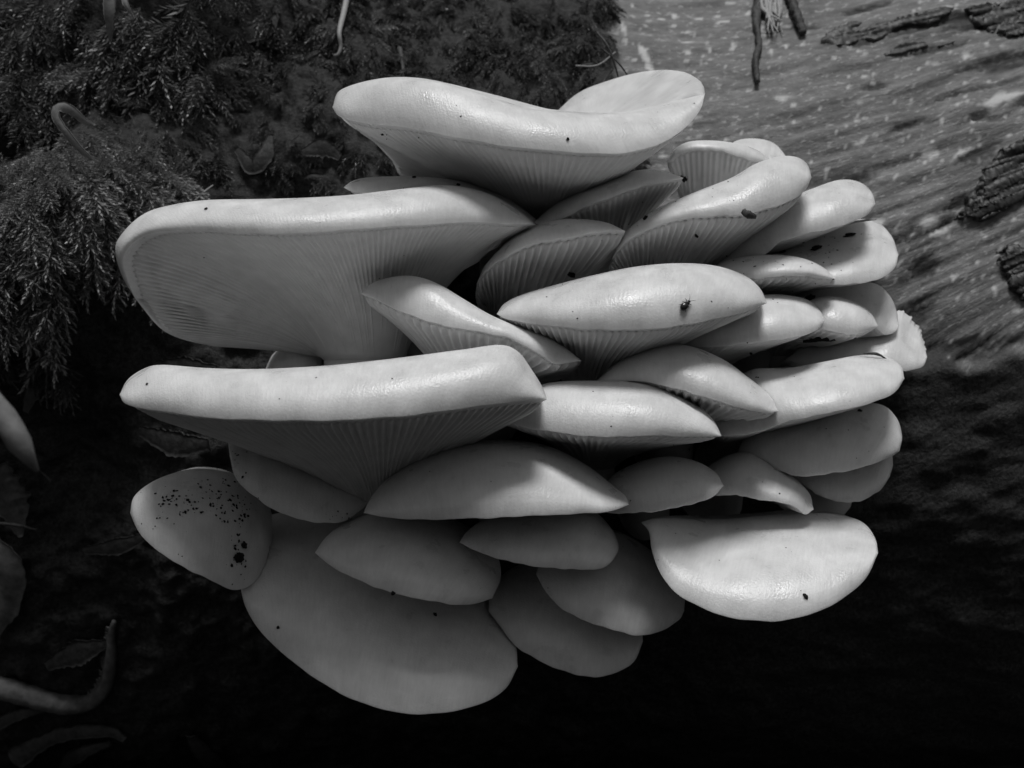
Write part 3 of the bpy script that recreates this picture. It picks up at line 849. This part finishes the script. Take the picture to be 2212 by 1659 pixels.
def moss(label, regions):
    Vs, Fs, Ts, off = [], [], [], 0
    for (x0, y0, x1, y1, n, l0, l1, flow, outw, t0, t1, tpl, emb) in regions:
        m = 6
        for _ in range(max(1, n // m)):
            cx, cy = rgm.uniform(x0, x1), rgm.uniform(y0, y1)
            tf = np.array([flow[0] + rgm.normal(0, 0.45), 0, flow[1] + rgm.normal(0, 0.35)])
            tone = t0 + (t1 - t0) * rgm.random() ** 1.3
            Lt = rgm.uniform(l0, l1)
            sp = Lt / PXM / 0.44 * 0.22
            for _k in range(m):
                r = hit(cx + rgm.normal(0, sp), cy + rgm.normal(0, sp * 0.8), 'trunk')
                if r is None: continue
                p, nn = r
                fl = unit(tf) + np.array([rgm.normal(0, 0.22), 0, rgm.normal(0, 0.22)])
                dx = unit(unit(fl) + nn * (outw + rgm.normal(0, 0.2)))
                dz = unit(nn + np.array([0, 0, 0.4]) - dx * ((nn + np.array([0, 0, 0.4])) @ dx))
                dy = np.cross(dz, dx)
                L = Lt * rgm.uniform(0.7, 1.15)
                V, F, T = tpl[int(rgm.integers(len(tpl)))]
                W = (V[:, :1] * dx + V[:, 1:2] * dy + V[:, 2:] * dz) * L + p + nn * emb * rgm.uniform(0, 1)
                Vs.append(W); Fs.append(F + off); off += len(W)
                Ts.append(np.clip(T * tone * rgm.uniform(0.8, 1.15), 0, 1))
    o = make_mesh('moss', np.vstack(Vs), np.vstack(Fs), M_MOSS, attrs={'tone': np.concatenate(Ts)}, smooth=False)
    tag(o, label, 'moss', kind='stuff')
    return o
moss('long feathery moss hanging over the left end of the log',
     [(-40, -40, 430, 170, 190, 0.020, 0.036, (-0.25, -1), 0.45, 0.25, 0.75, TPL, 0.004),
      (430, -40, 620, 80, 40, 0.012, 0.02, (0.1, -1), 0.5, 0.2, 0.7, TPL, 0.002),
      (20, 300, 340, 560, 260, 0.016, 0.030, (0.15, -0.9), 0.7, 0.55, 1.1, TPL, 0.006),
      (-40, 380, 140, 650, 130, 0.018, 0.030, (-0.4, -0.9), 0.7, 0.5, 1.0, TPL, 0.006),
      (220, 170, 470, 400, 120, 0.010, 0.022, (0.6, -0.5), 0.4, 0.2, 0.65, TPL, 0.003),
      (-40, 120, 120, 260, 30, 0.014, 0.026, (-0.2, -1), 0.3, 0.15, 0.5, TPL, 0.002),
      (-40, 640, 150, 860, 50, 0.012, 0.024, (0.2, -1), 0.3, 0.15, 0.6, TPL, 0.002),
      (380, 540, 480, 640, 10, 0.01, 0.015, (0.5, -0.5), 0.3, 0.3, 0.6, TPL, 0.002)])
moss('low dark moss tufts carpeting the bark above the crowning mushroom',
     [(560, -40, 1290, 150, 1000, 0.006, 0.013, (0, -1), 0.7, 0.2, 0.85, SHORT, 0.001),
      (560, 120, 900, 400, 520, 0.004, 0.009, (0.2, -1), 0.7, 0.15, 0.6, SHORT, 0.001),
      (900, 120, 1290, 250, 300, 0.005, 0.010, (0.1, -1), 0.7, 0.2, 0.7, SHORT, 0.001),
      (440, 180, 640, 400, 70, 0.004, 0.008, (0.2, -1), 0.6, 0.1, 0.45, SHORT, 0.001),
      (1230, -10, 1330, 110, 60, 0.006, 0.011, (0.4, -0.9), 0.6, 0.25, 0.7, SHORT, 0.001),
      (1300, 325, 1395, 375, 45, 0.005, 0.010, (0.5, -0.6), 0.7, 0.2, 0.7, SHORT, 0.001)])

# ------------------------------------------------------------------ crumbs, grit and insects on the caps
def blob(rad, flat=0.6, stretch=1.0, seed=0, lumpy=0.35, n=7, m=9):
    rg = np.random.default_rng(seed)
    th = np.linspace(0, np.pi, n)[1:-1]; ph = np.linspace(0, 2 * np.pi, m, endpoint=False)
    T_, H_ = np.meshgrid(th, ph, indexing='ij')
    r = 1 + (rg.random(T_.shape) - 0.5) * 2 * lumpy
    V = np.stack([r * np.sin(T_) * np.cos(H_) * stretch, r * np.sin(T_) * np.sin(H_), r * np.cos(T_) * flat], -1).reshape(-1, 3)
    V = np.vstack([V, [[0, 0, flat]], [[0, 0, -flat]]]) * rad
    F = quads(n - 2, m, True).tolist(); q = len(V)
    F += [[(j + 1) % m, j, q - 2] for j in range(m)] + [[(n - 3) * m + j, (n - 3) * m + (j + 1) % m, q - 1] for j in range(m)]
    return V, F

def frame_on(p, nn, ang):
    a = unit(np.cross([0, 1, 0.01], nn)); b = np.cross(nn, a)
    a = math.cos(ang) * a + math.sin(ang) * b; b = np.cross(nn, a)
    return np.stack([a, b, nn], 1)

def crumb(px, py, size, label, stretch=1.0, ang=0.3, name='soil_crumb', group='crumbs lying on the caps', mat=None, cat='crumb'):
    r = hit(px, py)
    if r is None: return
    p, nn = r
    V, F = blob(size * 0.5 * PXM * p[1], 0.6, stretch, int(px * 7 + py), 0.4)
    M = frame_on(p, nn, ang)
    o = make_mesh(name, V @ M.T + p + nn * size * 0.18 * PXM * p[1], F, mat or M_CRUMB, smooth=False)
    tag(o, label, cat, group)
for a in [(445, 452, 7, 'dark crumb near the outer end of the very long left mushroom'),
          (826, 290, 6, 'dark crumb under the outer lobe of the crowning funnel mushroom'),
          (895, 384, 8, 'dark crumb on the thin mushroom behind the long left one'),
          (990, 400, 8, 'dark crumb where two left caps overlap above the gills'),
          (1226, 301, 7, 'dark crumb on the front edge of the crowning funnel mushroom'),
          (1395, 472, 11, 'dark crumb on the shaded end of the bright upper right cap'),
          (1505, 509, 8, 'dark crumb caught in the dark fan of gills', 1.6, 1.2),
          (1236, 592, 13, 'oval dark seed stuck on the small middle gills', 1.7, 0.8),
          (1764, 538, 15, 'largest dark crumb in the hollow of the dished mushroom', 1.8, 0.2),
          (1690, 545, 10, 'grey crumb at the inner end of the dished mushroom', 1.4, 0.2),
          (1834, 510, 12, 'thin dark sliver on the lit side of the dished mushroom', 2.2, 0.1),
          (1748, 648, 20, 'bristly round dark crumb between two small right caps', 1.25, 0.1),
          (1623, 762, 9, 'dark crumb in the shaded hollow of the large right mushroom', 0.7, 0.1),
          (1740, 1289, 9, 'dark crumb on the large dished mushroom at lower right', 1.6, -0.7),
          (850, 1281, 9, 'dark crumb on the lower edge of the smooth oval mushroom'),
          (940, 1328, 9, 'dark crumb in the hollow of the biggest bottom mushroom'),
          (601, 1356, 7, 'dark crumb by the glossy rim of the biggest bottom mushroom'),
          (514, 1205, 24, 'largest soil clod in the fold between two lower left caps', 0.8, 0.2),
          (526, 1178, 14, 'smaller soil clod above the largest in the lower left fold'),
          (1857, 888, 9, 'grey crumb below the edge of the large lit right mushroom'),
          (1477, 384, 14, 'dark crumb on the tip of the slim grey mushroom', 1.4, 0.5),
          (318, 830, 6, 'dark crumb near the outer end of the long cylindrical looking mushroom')]:
    crumb(a[0], a[1], a[2], a[3], *(a[4:] if len(a) > 4 else ()))

def grit():
    Vs, Fs, off = [], [], 0
    rg = np.random.default_rng(4)
    spots = []
    for cx, cy, sx, sy, n, big in [(400, 1085, 55, 28, 60, 6), (480, 1070, 28, 32, 60, 6), (515, 1195, 10, 28, 40, 6), (370, 1075, 30, 10, 20, 8), (525, 1110, 10, 12, 16, 8), (510, 1005, 10, 26, 18, 5), (742, 1117, 18, 6, 14, 5),
                                   (1650, 566, 45, 10, 16, 4), (1770, 560, 55, 30, 22, 4), (1720, 640, 40, 14, 6, 4), (1640, 820, 40, 40, 10, 4), (1370, 485, 30, 20, 12, 4), (870, 330, 80, 50, 12, 4),
                                   (1500, 430, 90, 30, 10, 4), (620, 600, 160, 90, 8, 4), (900, 1060, 200, 50, 7, 4), (1000, 1200, 200, 90, 7, 4), (1650, 1230, 120, 60, 7, 4), (1500, 1060, 120, 60, 8, 4), (1830, 930, 70, 50, 8, 4),
                                   (1130, 640, 130, 40, 8, 4), (1400, 640, 150, 40, 8, 4), (420, 1200, 80, 30, 10, 4), (700, 840, 200, 30, 7, 4), (1300, 880, 120, 40, 7, 4), (1100, 220, 160, 50, 8, 4)]:
        for _ in range(n):
            spots.append((cx + rg.normal(0, sx), cy + rg.normal(0, sy), rg.uniform(0.35, 1) ** 2 * big))
    for px, py, sz in spots:
        r = hit(px, py)
        if r is None: continue
        p, nn = r
        if p[1] > 0.43: continue
        V, F = blob(sz * 0.5 * PXM * p[1], 0.5, rg.uniform(0.8, 1.6), int(rg.integers(1 << 20)), 0.4, 5, 6)
        V = V @ frame_on(p, nn, rg.uniform(0, 6)).T + p + nn * sz * 0.1 * PXM * p[1]
        Vs.append(V); Fs += [[i + off for i in f] for f in F]; off += len(V)
    o = make_mesh('soil_grit', np.vstack(Vs), Fs, M_CRUMB, smooth=False)
    tag(o, 'fine dark soil grit sprinkled over the pale caps', 'grit', kind='stuff')
grit()

def beetle(px, py, size, label, ang):
    p, nn = hit(px, py)
    s = size * PXM * p[1]
    M = frame_on(p, nn, ang)
    root = empty('beetle', p)
    tag(root, label, 'beetle')
    def put(name, V, F, mat, c): make_mesh(name, (V + np.array(c) * s) @ M.T + p, F, mat, root)
    V, F = blob(s * 0.34, 0.75, 1.25, 1, 0.03, 11, 16); put('abdomen', V, F, M_BUG, (0.14, 0, 0.24))
    V, F = blob(s * 0.22, 0.8, 0.9, 2, 0.03, 9, 14); put('thorax', V, F, M_BUG, (-0.30, 0, 0.22))
    V, F = blob(s * 0.14, 0.8, 1.0, 3, 0.03, 9, 12); put('head', V, F, M_BUG, (-0.53, 0, 0.20))
    for k, x in enumerate((-0.36, -0.2, 0.02)):
        for sd in (-1, 1):
            a = np.array([(x, sd * 0.12, 0.18), (x - 0.1 + 0.12 * k, sd * 0.30, 0.20), (x - 0.2 + 0.24 * k, sd * 0.42, 0.0)]) * s
            V, F = tube(a, [s * 0.035, s * 0.03, s * 0.015], 6); put('leg', V, F, M_WING, (0, 0, 0))
    for sd in (-1, 1):
        a = np.array([(-0.62, sd * 0.05, 0.22), (-0.82, sd * 0.2, 0.3), (-1.0, sd * 0.4, 0.3)]) * s
        V, F = tube(a, [s * 0.02, s * 0.018, s * 0.01], 6); put('antenna', V, F, M_WING, (0, 0, 0))
beetle(1478, 661, 25, 'small black beetle walking on the broad smooth middle mushroom', -1.45)

# ------------------------------------------------------------------ straws, twigs, leaves, chips
def stalk(name, pts, w, label, cat, mat, n=10, group=None, noise=0.12, flat=1.0):
    """pts: (x, y, d) along the stalk; w: widths in frame pixels at the ends"""
    c = spline(pts, 26 if len(pts) < 8 else 80); nn_ = len(c)
    path = P(c[:, 0], c[:, 1], c[:, 2])
    rad = np.interp(np.linspace(0, 1, nn_), np.linspace(0, 1, len(w)), w) * 0.5 * PXM * c[:, 2]
    rg = np.random.default_rng(int(abs(pts[0][0]) + abs(pts[0][1])))
    rr = rad[:, None] * (1 + (rg.random((nn_, n)) - 0.5) * 2 * noise)
    V, F = tube(path, rr, n)
    o = make_mesh(name, V, F, mat)
    tag(o, label, cat, group)
    return o

def depth_at(px, py, lift=0.002):
    r = hit(px, py, 'trunk')
    return (r[0][1] - lift) if r else 0.46

def surf(pts, lift=0.002):
    return [(x, y, depth_at(x, y, lift)) for x, y in pts]

stalk('straw', surf([(753, -25), (742, 30), (733, 70), (736, 100), (731, 117), (722, 120)], 0.006), [15, 13, 10, 6], 'thick pale dry straw hanging down through the dark moss', 'straw', M_STRAW, 8, None, 0.05)
stalk('straw', surf([(863, 104), (870, 140), (872, 185)], 0.005), [12, 9, 3], 'short dark straw stub beside the thick pale straw', 'straw', M_TWIG, 8)
stalk('straw', surf([(1243, 142), (1290, 141), (1330, 112)], 0.004), [4, 3], 'thin bent straw lying in the low moss', 'straw', M_STRAW, 6)
stalk('bark_strip', surf([(1640, -25), (1634, 40), (1640, 95), (1632, 130), (1636, 178)], 0.003), [24, 20, 13, 15, 11], 'dark peeling bark strip hanging down over the bare wood', 'bark strip', M_TWIG, 10, None, 0.3)
stalk('bark_strip', surf([(1697, -25), (1718, 25), (1736, 72)], 0.003), [20, 22, 15], 'shorter dark bark strip beside the frayed wood tuft', 'bark strip', M_TWIG, 10, None, 0.3)
def wood_tuft():
    root = empty('wood_tuft', P(1668, 0, depth_at(1668, 0)))
    tag(root, 'frayed pale wood tuft between two dark bark strips', 'wood tuft')
    rg = np.random.default_rng(3)
    for q in range(16):
        x0 = 1650 + rg.uniform(0, 34); x1 = 1652 + rg.uniform(0, 40); y1 = rg.uniform(30, 84)
        f = stalk('fibre', surf([(x0, -25), (x0 + rg.uniform(-8, 8), y1 * 0.4), (x1, y1)], rg.uniform(0.002, 0.007)), [12, 9, 2], None, None, M_STRAW, 6, None, 0.3)
        f.parent = root; f.matrix_parent_inverse = root.matrix_world.inverted()
wood_tuft()
stalk('twig', [(1300, 105, 0.452), (1335, 135, 0.448), (1362, 172, 0.452)], [5, 4, 3], 'fine dark rootlet curling off the moss edge onto the bare wood', 'rootlet', M_TWIG, 6)
stalk('twig', [(1290, 70, 0.452), (1318, 110, 0.447), (1345, 200, 0.45)], [6, 5, 3], 'longer dark rootlet at the edge between moss and bare wood', 'rootlet', M_TWIG, 6)
stalk('twig', [(1322, 150, 0.452), (1300, 190, 0.447), (1325, 225, 0.452)], [5, 4, 3], 'looped dark rootlet just above the crowning mushroom', 'rootlet', M_TWIG, 6)
stalk('wood_chip', [(1606, 458, 0.352), (1618, 464, 0.350), (1630, 468, 0.352)], [14, 19, 12], 'dark wood chip caught between the upper right cap and the tongue', 'wood chip', M_TWIG, 5)
stalk('twig', [(1630, 464, 0.362), (1680, 440, 0.368), (1728, 415, 0.375)], [5, 4, 2], 'dark sliver lying along the gap above the tongue shaped mushroom', 'sliver', M_TWIG, 6)
stalk('straw', [(1800, 494, 0.384), (1845, 480, 0.388), (1892, 474, 0.40)], [3, 6, 3], 'thin pale straw sticking out under the tongue shaped mushroom', 'straw', M_STRAW, 6)
stalk('twig', [(1735, 738, 0.392), (1790, 731, 0.388), (1850, 730, 0.392)], [6, 14, 4], 'dark twig lodged in the shadow above the ragged mushroom hollow', 'twig', M_CRUMB, 6)
stalk('twig', [(1865, 764, 0.372), (1895, 765, 0.370), (1915, 776, 0.372)], [4, 7, 3], 'curved dark stalk where the ragged mushroom meets the large lit one', 'stalk', M_TWIG, 6)

def ribbon(name, pts, w, label, cat, mat, thick=0.0006, fold=0.15, group=None):
    """leaf-like strap: centre line of (x, y, d), widths in frame pixels, arched across, with real thickness"""
    n = 28; m = 7
    c = spline(pts, n); path = P(c[:, 0], c[:, 1], c[:, 2])
    ww = np.interp(np.linspace(0, 1, n), np.linspace(0, 1, len(w)), w) * 0.5 * PXM * c[:, 2]
    tan = np.gradient(path, axis=0); tan /= np.linalg.norm(tan, axis=1)[:, None]
    side = np.cross(tan, np.array([0, 1.0, 0.15])); side /= np.linalg.norm(side, axis=1)[:, None] + 1e-9
    nor = np.cross(side, tan)
    nor *= np.sign(-nor[:, 1:2] + 1e-9)
    rg = np.random.default_rng(int(abs(pts[0][0]) * 3 + abs(pts[0][1])))
    edge = 1 + (rg.random((n, 2)) - 0.5) * 0.25
    u = np.linspace(-1, 1, m)
    g = np.stack([path + side * (ww * u_ * (edge[:, 0] if u_ < 0 else edge[:, 1]))[:, None] + nor * (ww * fold * (1 - u_ ** 2) * 2)[:, None] for u_ in u], 1)
    lo = g - nor[:, None] * thick
    V = np.vstack([g.reshape(-1, 3), lo.reshape(-1, 3)])
    F = quads(n, m).tolist() + quads(n, m, False, n * m, True).tolist()
    o2 = n * m
    for i in range(n - 1):
        for k in (0, m - 1):
            a, b = i * m + k, (i + 1) * m + k
            F.append([a, b, b + o2, a + o2] if k else [b, a, a + o2, b + o2])
    for i in (0, n - 1):
        for k in range(m - 1):
            a, b = i * m + k, i * m + k + 1
            F.append([b, a, a + o2, b + o2] if i else [a, b, b + o2, a + o2])
    o = make_mesh(name, V, F, mat)
    tag(o, label, cat, group)
    return o
for pts, w in [([(470, 60), (520, 74), (575, 62), (600, 30)], [10, 34, 40, 10]), 
               ([(510, 320), (545, 360), (575, 330), (585, 290)], [12, 34, 36, 10]), ([(650, 330), (700, 320), (735, 340)], [12, 44, 14]),
               ([(330, 790), (400, 800), (470, 800)], [20, 60, 20]), ([(300, 930), (380, 960), (450, 960)], [20, 60, 24]), ([(180, 1190), (260, 1180), (330, 1150)], [14, 40, 8]), ([(100, 1440), (170, 1410), (235, 1390)], [20, 60, 12])]:
    f = ribbon('bark_flake', surf(pts, 0.004), w, None, None, M_BARK, 0.0012, 0.06)
    f.parent = LOG; f.matrix_parent_inverse = LOG.matrix_world.inverted()
ribbon('strap_leaf', [(205, 272, 0.395), (178, 258, 0.392), (148, 235, 0.388), (124, 232, 0.386), (120, 252, 0.386), (145, 290, 0.388), (175, 325, 0.392), (200, 345, 0.396)], [8, 16, 24, 18, 16, 16, 14, 8],
       'folded pale strap leaf lying on the hanging moss', 'leaf', M_STRAP)
ribbon('strap_leaf', [(235, -30, 0.385), (236, 30, 0.383), (238, 95, 0.385)], [30, 24, 3], 'pointed strap leaf hanging straight down among the mossy fronds', 'leaf', M_LEAF)
ribbon('strap_leaf', [(262, -25, 0.382), (272, 10, 0.381), (290, 40, 0.383)], [16, 12, 2], 'small curved leaf tip at the top of the hanging moss', 'leaf', M_STRAP)
stalk('stalk', [(-1000, 2620, 0.275), (-930, 1700, 0.26), (-700, 950, 0.25), (-380, 720, 0.24), (-100, 810, 0.235), (0, 895, 0.235), (40, 955, 0.235), (68, 1000, 0.237), (80, 1016, 0.24)], [40, 50] + [58] * 36 + [50, 10], 'blurred pale arching stalk in front of the lower left bark', 'stalk', M_STALK, 14, None, 0.05)
ribbon('dead_leaf', surf([(-20, 1010), (20, 1080), (45, 1160)], 0.006), [70, 90, 10], 'broad dark dead leaf hanging under the blurred pale stalk', 'dead leaf', M_LEAF)
ribbon('dead_leaf', surf([(-20, 1170), (20, 1230), (15, 1300), (-15, 1380)], 0.006), [40, 70, 60, 16], 'pale curled dead leaf above the comb edged fungus', 'dead leaf', M_PALE)
ribbon('dead_leaf', surf([(30, 1640), (120, 1590), (230, 1580), (270, 1598)], 0.006), [50, 34, 36, 14], 'long dim dead leaf lying below the comb edged fungus', 'dead leaf', M_LEAF)
ribbon('dead_leaf', surf([(90, 1690), (170, 1630), (240, 1605)], 0.006), [40, 34, 10], 'second dim dead leaf slanting under the long one', 'dead leaf', M_LEAF)
ribbon('dead_leaf', surf([(410, 1590), (450, 1640), (500, 1700)], 0.006), [20, 60, 50], 'dim leaf fragment under the biggest mushroom', 'dead leaf', M_LEAF)
ribbon('dead_leaf', surf([(-20, 1570), (40, 1545), (95, 1535)], 0.006), [30, 24, 8], 'small dim leaf scrap touching the comb edged fungus', 'dead leaf', M_LEAF)
ribbon('dead_leaf', surf([(55, 890), (70, 850), (100, 820)], 0.006), [14, 34, 6], 'ragged small dead leaf dangling left of the long cylindrical mushroom', 'dead leaf', M_LEAF)
stalk('twig', surf([(70, 1005), (95, 1025), (110, 1040)], 0.012), [5, 4, 7], 'thin twig end below the blurred pale stalk', 'twig', M_TWIG, 6)
stalk('twig', surf([(-10, 1130), (40, 1135), (78, 1145)], 0.012), [7, 8, 4], 'thin pale twig pointing out from the dark lower left', 'twig', M_TWIG, 6)
stalk('straw', surf([(415, 440), (440, 415), (460, 400)], 0.006), [3, 3, 3], 'short fine straw between the hanging moss and the long left mushroom', 'straw', M_STRAW, 6)

def comb_fungus():
    d = 0.46
    root = empty('old_fungus', P(-20, 1490, depth_at(-20, 1490)))
    tag(root, 'old curled fungus with comb like gills at the lower left', 'fungus')
    pts = [(-60, 1470), (0, 1485), (70, 1505), (140, 1522), (195, 1515), (226, 1485), (238, 1430), (240, 1375), (246, 1342)]
    c = spline([(x, y, depth_at(x, y, 0.004)) for x, y in pts], 44)
    path = P(c[:, 0], c[:, 1], c[:, 2])
    w = np.interp(np.linspace(0, 1, 44), [0, 0.25, 0.5, 0.62, 0.8, 0.93, 1.0], [58, 50, 44, 34, 28, 18, 10]) * 0.5 * PXM * d
    ww = w[:, None] * (1 + 0.16 * (np.random.default_rng(2).random((44, 16)) - 0.5))
    V, F = tube(path, ww, 16)
    make_mesh('body', V, F, M_PALE, root)
    rg = np.random.default_rng(8)
    for u in np.linspace(25, 41.5, 34):
        i = int(u); f = u - i
        q = path[i] * (1 - f) + path[i + 1] * f; wi = w[i] * (1 - f) + w[i + 1] * f
        t = unit(path[i + 1] - path[i - 1]); ins = unit(np.cross(t, [0, 1, 0]))
        if ins[0] > 0: ins = -ins
        a = q + ins * wi * 0.7 + np.array([0, -wi * 0.3, 0])
        b = q + ins * (wi + 11 * PXM * d * rg.uniform(0.2, 1.0)) + np.array([0, -wi * 0.3, rg.normal(0, 0.0006)])
        Vt, Ft = tube(np.array([a, (a + b) / 2 + [0, 0, -0.0003], b]), [0.0006, 0.0005, 0.0002], 5)
        make_mesh('gill_tooth', Vt, Ft, M_PALE, root)
comb_fungus()
